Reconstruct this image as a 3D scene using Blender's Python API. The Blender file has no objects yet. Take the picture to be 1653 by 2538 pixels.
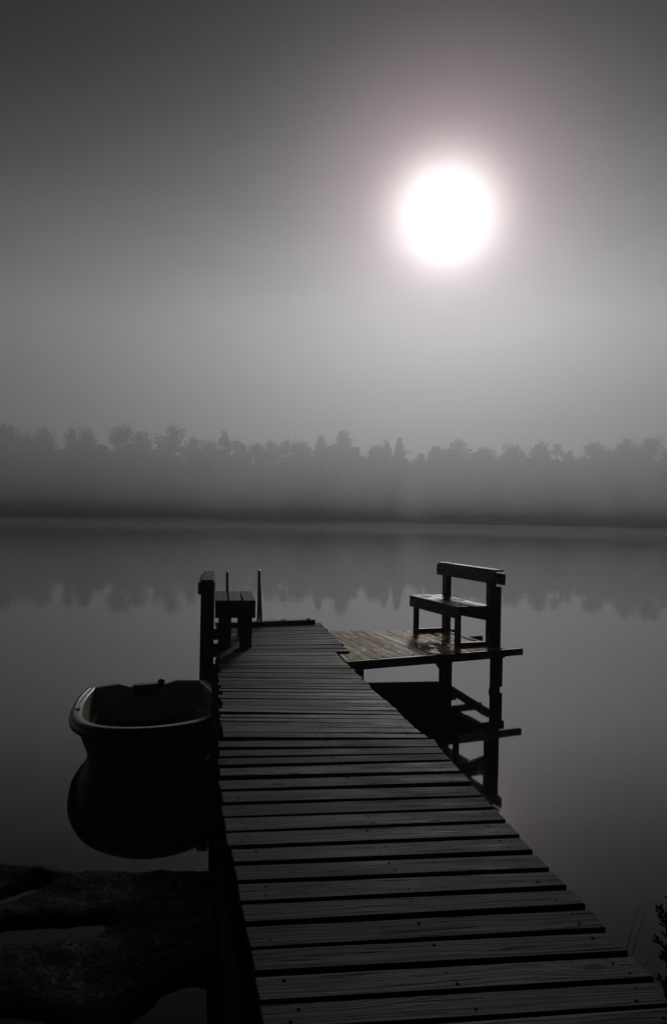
import bpy, bmesh, math, random
from mathutils import Vector, Matrix, noise
random.seed(7)
R = math.radians
scene = bpy.context.scene
COL = scene.collection

# ------------------------------------------------------------------ camera
CAM_H = 1.95                     # eye height above the water
F = 1833.0                       # focal length in pixels of the 1653 x 2538 photograph (26 mm)
ROLL = math.atan(0.0178)
PITCH = math.atan(7.6 / F)       # a hair upwards
cr, sr = math.cos(ROLL), math.sin(ROLL)
fwd = Vector((0, math.cos(PITCH), math.sin(PITCH)))
upv = Vector((0, -math.sin(PITCH), math.cos(PITCH)))
rgt = Vector((1, 0, 0))
cam_r = rgt * cr + upv * sr
cam_u = -rgt * sr + upv * cr
cam_data = bpy.data.cameras.new('camera')
cam = bpy.data.objects.new('camera', cam_data)
COL.objects.link(cam)
cam_data.sensor_fit = 'VERTICAL'
cam_data.sensor_height = 36.0
cam_data.lens = 26.0
cam_data.clip_start = 0.05
cam_data.clip_end = 3000
m = Matrix((cam_r, cam_u, -fwd)).transposed().to_4x4()
m.translation = Vector((0, 0, CAM_H))
cam.matrix_world = m
scene.camera = cam

def ray(x, y):
    """direction seen at a pixel of the photograph (survey helper: surfaces are measured off the picture and built in metres)"""
    return (fwd * F + cam_r * (x - 826.5) - cam_u * (y - 1269.0)).normalized()
def at(x, y, z):
    """the point of the level plane at height z (metres above the water) seen at a pixel"""
    d = ray(x, y)
    t = (z - CAM_H) / d.z
    return Vector((0, 0, CAM_H)) + d * t
def at_depth(x, y, Y):
    d = ray(x, y)
    return Vector((0, 0, CAM_H)) + d * (Y / d.y)

# ------------------------------------------------------------------ sky, sun, exposure
SUN = ray(1106, 532)
world = bpy.data.worlds.new('World')
scene.world = world
world.use_nodes = True
nt = world.node_tree
for n in list(nt.nodes):
    nt.nodes.remove(n)
N, L = nt.nodes.new, nt.links.new
out = N('ShaderNodeOutputWorld'); bg = N('ShaderNodeBackground')
L(bg.outputs[0], out.inputs[0])
tc = N('ShaderNodeTexCoord')
nrm = N('ShaderNodeVectorMath'); nrm.operation = 'NORMALIZE'; L(tc.outputs['Generated'], nrm.inputs[0])
def M(op, a, b=None, clamp=False):
    n = N('ShaderNodeMath'); n.operation = op; n.use_clamp = clamp
    for i, v in enumerate((a, b)):
        if v is None: continue
        if isinstance(v, (int, float)): n.inputs[i].default_value = v
        else: L(v, n.inputs[i])
    return n.outputs[0]
dot = N('ShaderNodeVectorMath'); dot.operation = 'DOT_PRODUCT'
L(nrm.outputs[0], dot.inputs[0]); dot.inputs[1].default_value = SUN
sep = N('ShaderNodeSeparateXYZ'); L(nrm.outputs[0], sep.inputs[0])
theta = M('MULTIPLY', M('ARCCOSINE', M('MINIMUM', dot.outputs['Value'], 1.0)), 57.29578)
zc = M('MAXIMUM', sep.outputs['Z'], 0.0)
zr = M('MAXIMUM', M('SUBTRACT', zc, 0.14), 0.0)
elev = M('EXPONENT', M('MULTIPLY', M('POWER', M('DIVIDE', zr, 0.235), 2.0), -1.0))
elev2 = M('EXPONENT', M('MULTIPLY', M('POWER', M('DIVIDE', zr, 0.19), 2.0), -1.0))
toward = M('MULTIPLY', M('EXPONENT', M('MULTIPLY', theta, -1 / 14.0)), 1.16)          # brightest toward the sun
bank = M('ADD', M('MULTIPLY', M('EXPONENT', M('MULTIPLY', M('POWER', M('DIVIDE', theta, 46.0), 2.0), -1.0)), 0.50), 0.010)
# faint drifting density in the fog bank
mpn = N('ShaderNodeMapping'); mpn.inputs['Scale'].default_value = (1, 1, 4.5); L(nrm.outputs[0], mpn.inputs[0])
nz = N('ShaderNodeTexNoise'); nz.inputs['Scale'].default_value = 2.6; nz.inputs['Detail'].default_value = 4
L(mpn.outputs[0], nz.inputs['Vector'])
var = M('ADD', M('MULTIPLY', nz.outputs['Fac'], 0.46), 0.77)
fog = M('MULTIPLY', M('ADD', M('MULTIPLY', toward, elev), M('MULTIPLY', bank, elev2)), var)
g1 = M('MULTIPLY', M('EXPONENT', M('MULTIPLY', M('POWER', M('DIVIDE', theta, 3.1), 2.0), -1.0)), 3.9)
g2 = M('MULTIPLY', M('EXPONENT', M('MULTIPLY', M('POWER', M('DIVIDE', theta, 7.8), 2.0), -1.0)), 0.76)
def tint(v, c):
    n = N('ShaderNodeVectorMath'); n.operation = 'SCALE'; n.inputs[0].default_value = c; L(v, n.inputs['Scale']); return n.outputs[0]
def vadd(a, b):
    n = N('ShaderNodeVectorMath'); n.operation = 'ADD'; L(a, n.inputs[0]); L(b, n.inputs[1]); return n.outputs[0]
# the open sky above the fog: physical sky, almost hidden by the fog
sky = N('ShaderNodeTexSky'); sky.sky_type = 'NISHITA'; sky.sun_disc = False
sky.sun_elevation = math.asin(SUN.z); sky.sun_rotation = math.atan2(SUN.x, SUN.y)
sks = N('ShaderNodeVectorMath'); sks.operation = 'SCALE'; sks.inputs['Scale'].default_value = 0.0012
L(sky.outputs[0], sks.inputs[0])
col = vadd(vadd(tint(fog, (0.99, 0.985, 1.055)), tint(g1, (1.0, 0.95, 0.92))), tint(g2, (1.0, 0.64, 0.71)))
col = vadd(col, sks.outputs[0])
L(col, bg.inputs['Color'])
bg.inputs['Strength'].default_value = 1.0

sun_data = bpy.data.lights.new('sun', 'SUN')
sun_data.energy = 0.88
sun_data.angle = R(7.0)
sun_data.color = (1.0, 0.985, 0.955)
sun_ob = bpy.data.objects.new('sun', sun_data)
COL.objects.link(sun_ob)
sun_ob.rotation_euler = SUN.to_track_quat('Z', 'Y').to_euler()
sun_ob.location = (20, -5, 20)

scene.view_settings.view_transform = 'Standard'
scene.view_settings.look = 'None'
scene.view_settings.gamma = 1
scene.view_settings.exposure = -1.0
scene.cycles.use_denoising = True
scene.cycles.volume_bounces = 3
scene.cycles.max_bounces = 8
scene.cycles.caustics_reflective = False
scene.cycles.caustics_refractive = False
scene.cycles.sample_clamp_indirect = 6

# ------------------------------------------------------------------ helpers
class MB:
    """collects faces with UVs; build() links them as ONE mesh object"""
    def __init__(self):
        self.v, self.f, self.uv, self.n, self.m, self.slot = [], [], [], random.randint(0, 900), [], 0; self.under = None
    def face(self, pts, uvs):
        b = len(self.v)
        self.v += [tuple(p) for p in pts]
        self.f.append(tuple(range(b, b + len(pts))))
        self.uv += [tuple(u) for u in uvs]
        self.m.append(self.slot)
    def next(self):
        self.n += 1
        return random.uniform(0, 60), self.n * 10.0
    def prism(self, top, thick, ch=0.003, down=None):
        """board with a quad top (a, b along one long edge, c, d back along the other), eased top edges"""
        a, b, c, d = [Vector(p) for p in top]
        dn = Vector(down).normalized() * thick if down is not None else Vector((0, 0, -thick))
        u0, v0 = self.next()
        w = ((d - a).length + (c - b).length) / 2
        ln = ((b - a).length + (c - d).length) / 2
        cen = (a + b + c + d) / 4
        def ins(p, q, r):        # inset corner p toward neighbours q (length) and r (width)
            return p + (q - p).normalized() * ch + (r - p).normalized() * ch
        t = [ins(a, b, d), ins(b, a, c), ins(c, d, b), ins(d, c, a)]
        e = dn.normalized() * ch
        s = [p + e for p in (a, b, c, d)]
        lo = [p + dn for p in (a, b, c, d)]
        uvq = [(u0, v0), (u0 + ln, v0), (u0 + ln, v0 + w), (u0, v0 + w)]
        flip = ((b - a).cross(d - a)).dot(-dn) < 0
        def add(P, U):
            if flip: P, U = P[::-1], U[::-1]
            self.face(P, U)
        add(t, uvq)
        for i in range(4):
            j = (i + 1) % 4
            add([t[i], s[i], s[j], t[j]], [uvq[i], uvq[i], uvq[j], uvq[j]])
            off = 0.03
            l_ = (s[j] - s[i]).length
            if i % 2 == 0:
                U = [(uvq[i][0], v0 + 2), (uvq[i][0], v0 + 2 + thick), (uvq[j][0], v0 + 2 + thick), (uvq[j][0], v0 + 2)]
            else:
                U = [(u0, v0 + 3), (u0 + thick, v0 + 3), (u0 + thick, v0 + 3 + l_), (u0, v0 + 3 + l_)]
            add([s[i], lo[i], lo[j], s[j]], U)
        keep = self.slot
        if self.under is not None: self.slot = self.under
        add(lo[::-1], [(x, y + 4) for x, y in uvq[::-1]])
        self.slot = keep
    def beam(self, p0, p1, w, h, up=(0, 0, 1), ch=0.003):
        """squared timber from p0 to p1 (axis through the centre), w across, h along up"""
        p0, p1, up = Vector(p0), Vector(p1), Vector(up)
        ax = (p1 - p0).normalized()
        sd = ax.cross(up).normalized()
        u2 = sd.cross(ax).normalized()
        T = u2 * (h / 2); S = sd * (w / 2)
        self.prism([p0 + T - S, p1 + T - S, p1 + T + S, p0 + T + S], h, ch, down=-u2)
    def tube(self, pts, r, seg=8, cap=True, closed=False):
        pts = [Vector(p) for p in pts]
        n = len(pts)
        rs = r if isinstance(r, (list, tuple)) else [r] * n
        rings, prev = [], None
        for i, p in enumerate(pts):
            if closed: t = (pts[(i + 1) % n] - pts[i - 1]).normalized()
            else: t = (pts[min(i + 1, n - 1)] - pts[max(i - 1, 0)]).normalized()
            if prev is None:
                a = t.orthogonal().normalized()
            else:
                a = (prev - t * prev.dot(t)).normalized()
            prev = a
            b = t.cross(a)
            rings.append([p + (a * math.cos(2 * math.pi * k / seg) + b * math.sin(2 * math.pi * k / seg)) * rs[i] for k in range(seg)])
        m_ = n if closed else n - 1
        for i in range(m_):
            A, B = rings[i], rings[(i + 1) % n]
            for k in range(seg):
                k2 = (k + 1) % seg
                self.face([A[k], A[k2], B[k2], B[k]], [(i, k), (i, k + 1), (i + 1, k + 1), (i + 1, k)])
        if cap and not closed:
            self.face(rings[0][::-1], [(0, 0)] * seg)
            self.face(rings[-1], [(0, 0)] * seg)
    def build(self, name, mat, parent=None, smooth=False, weld=False):
        me = bpy.data.meshes.new(name)
        me.from_pydata(self.v, [], self.f)
        uvl = me.uv_layers.new(name='UVMap')
        flat = [c for u in self.uv for c in u]
        uvl.data.foreach_set('uv', flat)
        for q in (mat if isinstance(mat, (list, tuple)) else [mat]): me.materials.append(q)
        me.polygons.foreach_set('material_index', self.m)
        if weld or smooth:
            bm = bmesh.new(); bm.from_mesh(me)
            bmesh.ops.remove_doubles(bm, verts=bm.verts, dist=1e-5)
            if weld: bmesh.ops.recalc_face_normals(bm, faces=bm.faces)
            bm.to_mesh(me); bm.free()
        if smooth:
            me.polygons.foreach_set('use_smooth', [True] * len(me.polygons))
        me.update()
        o = bpy.data.objects.new(name, me)
        COL.objects.link(o)
        if parent is not None:
            o.parent = parent
            o.matrix_parent_inverse = parent.matrix_world.inverted()
        return o

def tag(o, label=None, cat=None, group=None, kind=None):
    if label: o['label'] = label
    if cat: o['category'] = cat
    if group: o['group'] = group
    if kind: o['kind'] = kind
    return o
def thing(name, label, cat, loc=(0, 0, 0), rz=0.0, group=None):
    o = bpy.data.objects.new(name, None)
    COL.objects.link(o)
    o.empty_display_size = 0.1
    o.location = loc; o.rotation_euler = (0, 0, rz)
    o.matrix_world = Matrix.Translation(loc) @ Matrix.Rotation(rz, 4, 'Z')
    return tag(o, label, cat, group)

# ------------------------------------------------------------------ materials
def new_mat(name):
    m_ = bpy.data.materials.new(name); m_.use_nodes = True
    return m_, m_.node_tree, m_.node_tree.nodes['Principled BSDF']

def wood(name, dark, light, rough=(0.38, 0.62), wet=0.0, tone=0.5, stain=0.5, grain=1.0, bump=0.35, spec=0.5, metal=0.0):
    m_, t, p = new_mat(name)
    n, l = t.nodes.new, t.links.new
    def mt(op, a, b=None, c=None, clamp=False):
        k = n('ShaderNodeMath'); k.operation = op; k.use_clamp = clamp
        for i, v in enumerate((a, b, c)):
            if v is None: continue
            if isinstance(v, (int, float)): k.inputs[i].default_value = v
            else: l(v, k.inputs[i])
        return k.outputs[0]
    uv = n('ShaderNodeUVMap')
    s = n('ShaderNodeSeparateXYZ'); l(uv.outputs[0], s.inputs[0])
    u, v = s.outputs[0], s.outputs[1]
    # one board = one band of ten units in v
    idx = mt('FLOOR', mt('DIVIDE', v, 10.0))
    wn = n('ShaderNodeTexWhiteNoise'); wn.noise_dimensions = '1D'; l(idx, wn.inputs['W'])
    rnd = wn.outputs['Value']
    # knots: scattered cells, long along the board
    cv = n('ShaderNodeCombineXYZ'); l(mt('MULTIPLY', u, 2.3), cv.inputs[0]); l(mt('MULTIPLY', v, 6.5), cv.inputs[1])
    vo = n('ShaderNodeTexVoronoi'); vo.inputs['Scale'].default_value = 1.0; l(cv.outputs[0], vo.inputs['Vector'])
    d = vo.outputs['Distance']
    infl = mt('EXPONENT', mt('MULTIPLY', mt('POWER', mt('DIVIDE', d, 0.27), 2.0), -1.0))
    vsep = n('ShaderNodeSeparateXYZ'); l(vo.outputs['Color'], vsep.inputs[0])
    has = mt('GREATER_THAN', vsep.outputs[0], 0.52)
    infl = mt('MULTIPLY', infl, has)
    # slow wander of the grain
    cw = n('ShaderNodeCombineXYZ'); l(mt('MULTIPLY', u, 1.1), cw.inputs[0]); l(mt('MULTIPLY', v, 5.0), cw.inputs[1])
    nw = n('ShaderNodeTexNoise'); nw.inputs['Scale'].default_value = 1.0; nw.inputs['Detail'].default_value = 1; l(cw.outputs[0], nw.inputs['Vector'])
    vv = mt('ADD', mt('ADD', v, mt('MULTIPLY', infl, 0.07)), mt('MULTIPLY', nw.outputs['Fac'], 0.13))
    cb = n('ShaderNodeCombineXYZ'); l(mt('MULTIPLY', u, 0.7), cb.inputs[0]); l(mt('MULTIPLY', vv, 78.0), cb.inputs[1])
    nb_ = n('ShaderNodeTexNoise'); nb_.inputs['Scale'].default_value = 1.0; nb_.inputs['Detail'].default_value = 1.5; l(cb.outputs[0], nb_.inputs['Vector'])
    rb_ = n('ShaderNodeMapRange'); l(nb_.outputs['Fac'], rb_.inputs[0]); rb_.inputs[1].default_value = 0.36; rb_.inputs[2].default_value = 0.62
    ring = rb_.outputs[0]
    # fine fibres
    cf = n('ShaderNodeCombineXYZ'); l(mt('MULTIPLY', u, 4.0), cf.inputs[0]); l(mt('MULTIPLY', v, 150.0), cf.inputs[1])
    nf = n('ShaderNodeTexNoise'); nf.inputs['Scale'].default_value = 1.0; nf.inputs['Detail'].default_value = 3; l(cf.outputs[0], nf.inputs['Vector'])
    # weather stains
    cs = n('ShaderNodeCombineXYZ'); l(mt('MULTIPLY', u, 2.6), cs.inputs[0]); l(mt('MULTIPLY', v, 11.0), cs.inputs[1])
    ns = n('ShaderNodeTexNoise'); ns.inputs['Scale'].default_value = 1.0; ns.inputs['Detail'].default_value = 5; ns.inputs['Roughness'].default_value = 0.62; l(cs.outputs[0], ns.inputs['Vector'])
    st = n('ShaderNodeMapRange'); l(ns.outputs['Fac'], st.inputs[0]); st.inputs[1].default_value = 0.40; st.inputs[2].default_value = 0.60
    # cracks
    cc = n('ShaderNodeCombineXYZ'); l(mt('MULTIPLY', u, 3.0), cc.inputs[0]); l(mt('MULTIPLY', v, 60.0), cc.inputs[1])
    nc = n('ShaderNodeTexNoise'); nc.inputs['Scale'].default_value = 1.0; nc.inputs['Detail'].default_value = 2; l(cc.outputs[0], nc.inputs['Vector'])
    crack = n('ShaderNodeMapRange'); l(nc.outputs['Fac'], crack.inputs[0]); crack.inputs[1].default_value = 0.62; crack.inputs[2].default_value = 0.68
    g = mt('ADD', mt('MULTIPLY', ring, 0.42 * grain), mt('MULTIPLY', nf.outputs['Fac'], 0.58))
    g = mt('ADD', mt('MULTIPLY', g, 0.62), mt('MULTIPLY', st.outputs[0], 0.38 * stain * 2))
    g = mt('ADD', g, mt('MULTIPLY', mt('SUBTRACT', rnd, 0.5), tone))
    knot = n('ShaderNodeMapRange'); l(infl, knot.inputs[0]); knot.inputs[1].default_value = 0.86; knot.inputs[2].default_value = 0.95
    g = mt('SUBTRACT', g, mt('MULTIPLY', knot.outputs[0], 0.55))
    g = mt('SUBTRACT', g, mt('MULTIPLY', crack.outputs[0], 0.5), None, True)
    rmp = n('ShaderNodeValToRGB'); l(g, rmp.inputs[0])
    rmp.color_ramp.elements[0].position = 0.05; rmp.color_ramp.elements[0].color = (*[c * 0.3 for c in dark], 1)
    rmp.color_ramp.elements[1].position = 0.95; rmp.color_ramp.elements[1].color = (*light, 1)
    e = rmp.color_ramp.elements.new(0.42); e.color = (*dark, 1)
    l(rmp.outputs[0], p.inputs['Base Color'])
    ro = n('ShaderNodeMapRange'); l(ns.outputs['Fac'], ro.inputs[0]); ro.inputs[1].default_value = 0.3; ro.inputs[2].default_value = 0.7
    ro.inputs[3].default_value = rough[0]; ro.inputs[4].default_value = rough[1]
    rgh = ro.outputs[0]
    bh = mt('ADD', mt('MULTIPLY', nf.outputs['Fac'], 0.5), mt('MULTIPLY', ring, 0.3))
    bh = mt('SUBTRACT', bh, mt('MULTIPLY', crack.outputs[0], 0.8))
    bp = n('ShaderNodeBump'); bp.inputs['Distance'].default_value = 0.0025
    if wet > 0:
        # standing rain water in the hollows of the boards
        ck = n('ShaderNodeCombineXYZ'); l(mt('MULTIPLY', u, 3.6), ck.inputs[0]); l(mt('MULTIPLY', v, 9.5), ck.inputs[1])
        nk = n('ShaderNodeTexNoise'); nk.inputs['Scale'].default_value = 1.0; nk.inputs['Detail'].default_value = 1.5; nk.inputs['Roughness'].default_value = 0.4; l(ck.outputs[0], nk.inputs['Vector'])
        mk = n('ShaderNodeMapRange'); l(nk.outputs['Fac'], mk.inputs[0]); mk.inputs[1].default_value = 1 - wet; mk.inputs[2].default_value = 1 - wet + 0.02
        pm = mk.outputs[0]
        rgh = mt('ADD', mt('MULTIPLY', rgh, mt('SUBTRACT', 1.0, pm)), mt('MULTIPLY', pm, 0.03))
        l(mt('MULTIPLY', mt('SUBTRACT', 1.0, pm), bump), bp.inputs['Strength'])
    else:
        bp.inputs['Strength'].default_value = bump
    l(bh, bp.inputs['Height']); l(bp.outputs[0], p.inputs['Normal'])
    l(rgh, p.inputs['Roughness'])
    p.inputs['IOR'].default_value = 1.45
    l(mt('MULTIPLY', mt('ADD', mt('MULTIPLY', g, 1.5), 0.2), spec), p.inputs['Specular IOR Level'])
    p.inputs['Metallic'].default_value = metal
    return m_

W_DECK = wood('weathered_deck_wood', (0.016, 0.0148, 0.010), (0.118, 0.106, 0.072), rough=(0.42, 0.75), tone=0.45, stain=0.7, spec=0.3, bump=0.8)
W_NEAR = wood('dimmed_deck_wood', (0.008, 0.0073, 0.0048), (0.050, 0.045, 0.029), rough=(0.5, 0.8), tone=0.36, stain=0.7, spec=0.22, bump=0.8)  # deck wood with the vignetted dimness of the foreground put into its colour
W_PLAT = wood('brown_platform_wood', (0.27, 0.182, 0.080), (0.58, 0.43, 0.215), rough=(0.5, 0.7), wet=0.45, tone=0.40, bump=0.5, spec=0.2, metal=0.34)
W_GREY = wood('grey_platform_wood', (0.04, 0.042, 0.045), (0.11, 0.115, 0.12), rough=(0.4, 0.6), wet=0.30, tone=0.1, bump=0.25)
W_BEAM = wood('tarred_beam_wood', (0.010, 0.009, 0.008), (0.026, 0.024, 0.020), rough=(0.7, 0.9), tone=0.3, spec=0.05)
W_BLACK = wood('dark_underside_wood', (0.008, 0.008, 0.007), (0.02, 0.019, 0.016), rough=(0.85, 0.95), tone=0.2, spec=0.0)  # near-black matte wood for board undersides, side timbers, stringer and screws
W_DRY = wood('grey_bench_wood', (0.022, 0.020, 0.015), (0.15, 0.14, 0.11), rough=(0.45, 0.7), tone=0.3, spec=0.3, bump=0.6)
W_BENCH = wood('bench_wood', (0.034, 0.027, 0.018), (0.10, 0.080, 0.052), rough=(0.3, 0.5), wet=0.44, tone=0.25, bump=0.25)

def plain(name, c, rough=0.5, metal=0.0, nscale=30.0, var=0.35, bump=0.1, bdist=0.002, ior=1.45):
    m_, t, p = new_mat(name)
    n, l = t.nodes.new, t.links.new
    tc_ = n('ShaderNodeTexCoord')
    nz_ = n('ShaderNodeTexNoise'); nz_.inputs['Scale'].default_value = nscale; nz_.inputs['Detail'].default_value = 5
    l(tc_.outputs['Object'], nz_.inputs['Vector'])
    r_ = n('ShaderNodeValToRGB'); l(nz_.outputs['Fac'], r_.inputs[0])
    r_.color_ramp.elements[0].position = 0.3; r_.color_ramp.elements[0].color = (*[x * (1 - var) for x in c], 1)
    r_.color_ramp.elements[1].position = 0.7; r_.color_ramp.elements[1].color = (*[min(1, x * (1 + var)) for x in c], 1)
    l(r_.outputs[0], p.inputs['Base Color'])
    mr = n('ShaderNodeMapRange'); l(nz_.outputs['Fac'], mr.inputs[0]); mr.inputs[3].default_value = rough * 0.75; mr.inputs[4].default_value = min(1, rough * 1.25)
    l(mr.outputs[0], p.inputs['Roughness'])
    p.inputs['Metallic'].default_value = metal
    p.inputs['IOR'].default_value = ior
    b_ = n('ShaderNodeBump'); b_.inputs['Strength'].default_value = bump; b_.inputs['Distance'].default_value = bdist
    l(nz_.outputs['Fac'], b_.inputs['Height']); l(b_.outputs[0], p.inputs['Normal'])
    return m_

M_STEEL = plain('ladder_steel', (0.20, 0.20, 0.20), 0.25, 1.0, 60, 0.2, 0.05)
M_IRON = plain('rusty_iron', (0.035, 0.028, 0.022), 0.6, 0.6, 80, 0.5, 0.3)
M_BOLT = plain('galvanised_bolt', (0.30, 0.30, 0.30), 0.35, 1.0, 80, 0.3, 0.1)
M_HULL = plain('boat_shell', (0.10, 0.104, 0.108), 0.38, 0, 8, 0.25, 0.05)
M_INNER = plain('boat_liner', (0.40, 0.375, 0.30), 0.5, 0, 6, 0.12, 0.05)
M_RUBBER = plain('black_rubber', (0.012, 0.012, 0.013), 0.32, 0, 40, 0.3, 0.08)
M_GUNWALE = plain('grey_gunwale', (0.65, 0.66, 0.65), 0.22, 0, 14, 0.3, 0.06)
M_ROPE = plain('dark_rope', (0.05, 0.045, 0.035), 0.85, 0, 200, 0.5, 0.5)
M_LEAF = plain('shrub_leaf', (0.045, 0.055, 0.018), 0.45, 0, 40, 0.5, 0.1)
M_STEM = plain('shrub_stem', (0.04, 0.03, 0.02), 0.7, 0, 60, 0.4, 0.2)
M_REED = plain('dry_grass', (0.06, 0.06, 0.03), 0.6, 0, 40, 0.4, 0.1)
M_CROWN = plain('tree_foliage', (0.030, 0.042, 0.020), 0.7, 0, 0.35, 0.5, 0.0)
M_CROWN2 = plain('needle_foliage', (0.020, 0.032, 0.018), 0.7, 0, 0.35, 0.5, 0.0)
M_BARK = plain('tree_bark', (0.05, 0.04, 0.03), 0.85, 0, 3, 0.4, 0.3, 0.02)
M_UNDER = plain('undergrowth', (0.03, 0.038, 0.018), 0.8, 0, 0.5, 0.5, 0.0)

# water: dark lake, near-still
M_WATER, t_, p_ = new_mat('lake_water')
p_.inputs['Base Color'].default_value = (0.006, 0.022, 0.033, 1)
p_.inputs['Roughness'].default_value = 0.035
p_.inputs['IOR'].default_value = 1.42
tcw = t_.nodes.new('ShaderNodeTexCoord')
def wnoise(scale, detail, sc=(1, 1, 1)):
    mp_ = t_.nodes.new('ShaderNodeMapping'); mp_.inputs['Scale'].default_value = sc
    t_.links.new(tcw.outputs['Object'], mp_.inputs[0])
    k = t_.nodes.new('ShaderNodeTexNoise'); k.inputs['Scale'].default_value = scale; k.inputs['Detail'].default_value = detail
    t_.links.new(mp_.outputs[0], k.inputs['Vector'])
    return k.outputs['Fac']
n1 = wnoise(0.9, 2, (0.6, 1, 1)); n2 = wnoise(7.0, 2, (0.7, 1, 1))
ad = t_.nodes.new('ShaderNodeMath'); ad.operation = 'MULTIPLY_ADD'
t_.links.new(n2, ad.inputs[0]); ad.inputs[1].default_value = 0.06; t_.links.new(n1, ad.inputs[2])
bw = t_.nodes.new('ShaderNodeBump'); bw.inputs['Strength'].default_value = 0.5; bw.inputs['Distance'].default_value = 0.005
t_.links.new(ad.outputs[0], bw.inputs['Height']); t_.links.new(bw.outputs[0], p_.inputs['Normal'])

# wet shore rock
M_ROCK, t_, p_ = new_mat('wet_shore_rock')
tcr = t_.nodes.new('ShaderNodeTexCoord')
k1 = t_.nodes.new('ShaderNodeTexNoise'); k1.inputs['Scale'].default_value = 9; k1.inputs['Detail'].default_value = 8
k2 = t_.nodes.new('ShaderNodeTexNoise'); k2.inputs['Scale'].default_value = 55; k2.inputs['Detail'].default_value = 4
for k in (k1, k2): t_.links.new(tcr.outputs['Object'], k.inputs['Vector'])
rr = t_.nodes.new('ShaderNodeValToRGB'); t_.links.new(k1.outputs['Fac'], rr.inputs[0])
rr.color_ramp.elements[0].position = 0.35; rr.color_ramp.elements[0].color = (0.0010, 0.0009, 0.0008, 1)
rr.color_ramp.elements[1].position = 0.7; rr.color_ramp.elements[1].color = (0.0036, 0.0030, 0.0024, 1)
t_.links.new(rr.outputs[0], p_.inputs['Base Color'])
mr_ = t_.nodes.new('ShaderNodeMapRange'); t_.links.new(k2.outputs['Fac'], mr_.inputs[0])
mr_.inputs[1].default_value = 0.3; mr_.inputs[2].default_value = 0.65; mr_.inputs[3].default_value = 0.25; mr_.inputs[4].default_value = 0.9
p_.inputs['Specular IOR Level'].default_value = 0.08
t_.links.new(mr_.outputs[0], p_.inputs['Roughness'])
b1 = t_.nodes.new('ShaderNodeBump'); b1.inputs['Strength'].default_value = 0.9; b1.inputs['Distance'].default_value = 0.02
t_.links.new(k1.outputs['Fac'], b1.inputs['Height'])
b2 = t_.nodes.new('ShaderNodeBump'); b2.inputs['Strength'].default_value = 0.5; b2.inputs['Distance'].default_value = 0.006
t_.links.new(k2.outputs['Fac'], b2.inputs['Height']); t_.links.new(b1.outputs[0], b2.inputs['Normal'])
t_.links.new(b2.outputs[0], p_.inputs['Normal'])

# ------------------------------------------------------------------ setting: water, shores
mb = MB()
mb.face([(-290, -24, 0), (290, -24, 0), (290, 190, 0), (-290, 190, 0)], [(0, 0), (1, 0), (1, 1), (0, 1)])
tag(mb.build('water', M_WATER), kind='structure')

SHORE_Y = at(826, 1298, 0).y
mb = MB()
xs = [-290 + 14.5 * i for i in range(41)]
ys = [SHORE_Y - 6, SHORE_Y - 1.5, SHORE_Y, SHORE_Y + 2, SHORE_Y + 8, SHORE_Y + 20, SHORE_Y + 45, SHORE_Y + 90, SHORE_Y + 185, 440]
zs = [-0.8, -0.25, 0.1, 0.4, 0.9, 1.6, 2.8, 4.0, 5.0, 5.5]
def gh(i, j): return Vector((xs[i], ys[j] + (noise.noise(Vector((xs[i] * 0.05, 0, 3))) * 2.0 if j < 9 else 0), zs[j]))
for i in range(40):
    for j in range(9):
        mb.face([gh(i, j), gh(i + 1, j), gh(i + 1, j + 1), gh(i, j + 1)], [(0, 0)] * 4)
tag(mb.build('far_shore_ground', M_UNDER, smooth=True), kind='structure')

def axis(lo, hi, a, b, fine, grow=1.35):
    c = [a]
    while c[-1] < b: c.append(c[-1] + fine)
    s = fine
    while c[-1] < hi: s *= grow; c.append(min(hi, c[-1] + s))
    s = fine
    while c[0] > lo: s *= grow; c.insert(0, max(lo, c[0] - s))
    return c
def fbm(x, y, s, o=5): return noise.fractal(Vector((x * s, y * s, 1.7)), 0.9, 2.1, o)
def rock_h(x, y):
    n0 = fbm(x, y, 1.3, 3); n1_ = fbm(x + 5, y, 4.0, 5); n2_ = fbm(x, y + 9, 14, 4)
    edge = 4.07 + 0.06 * n0 + 0.03 * fbm(x, 0, 5, 2) if x < -0.5 else 4.07 - 1.75 * min(1, max(0, (x + 0.5) / 0.5)) ** 1.0 + 0.15 * n0
    s = (edge - y)
    h = min(0.042, max(-0.6, s * 0.40)) if s > 0 else max(-0.7, s * 0.6)
    if s > 0:
        h += 0.012 * n1_ + 0.006 * n2_ + 0.010 * n0 + 0.02 * math.exp(-((s - 0.12) / 0.1) ** 2)
    def dip(px, py, ax, ay, rot, dep):
        c, s_ = math.cos(rot), math.sin(rot)
        dx, dy = x - px + 0.05 * fbm(x, y, 6.0, 4), y - py + 0.022 * fbm(x + 3, y, 7.0, 4)
        u, v = (dx * c + dy * s_) / ax, (-dx * s_ + dy * c) / ay
        return dep * 0.52 * math.exp(-(u * u + v * v))
    h -= dip(-1.58, 3.72, 0.17, 0.055, 0.9, 0.20)
    h -= dip(-1.22, 3.42, 0.21, 0.075, 0.1, 0.20)
    h -= dip(-1.66, 3.37, 0.30, 0.045, 0.0, 0.20)
    h -= dip(-0.48, 2.76, 0.20, 0.27, 0.3, 0.24)
    h -= dip(-1.30, 2.72, 0.40, 0.12, 0.0, 0.20)
    if y < 1.6: h += (1.6 - y) * 0.18 + max(0, (0.0 - y)) * 0.05
    if x > 1.2 and y < 2.4: h += min(0.35, (x - 1.2) * 0.5) * min(1, (2.4 - y))
    return h
X_ = axis(-60, 60, -2.6, 0.6, 0.022); Y_ = axis(-22, 5.0, 2.3, 4.15, 0.022)
Hh = [[rock_h(x, y) for y in Y_] for x in X_]
me = bpy.data.meshes.new('shore_rock')
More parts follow.
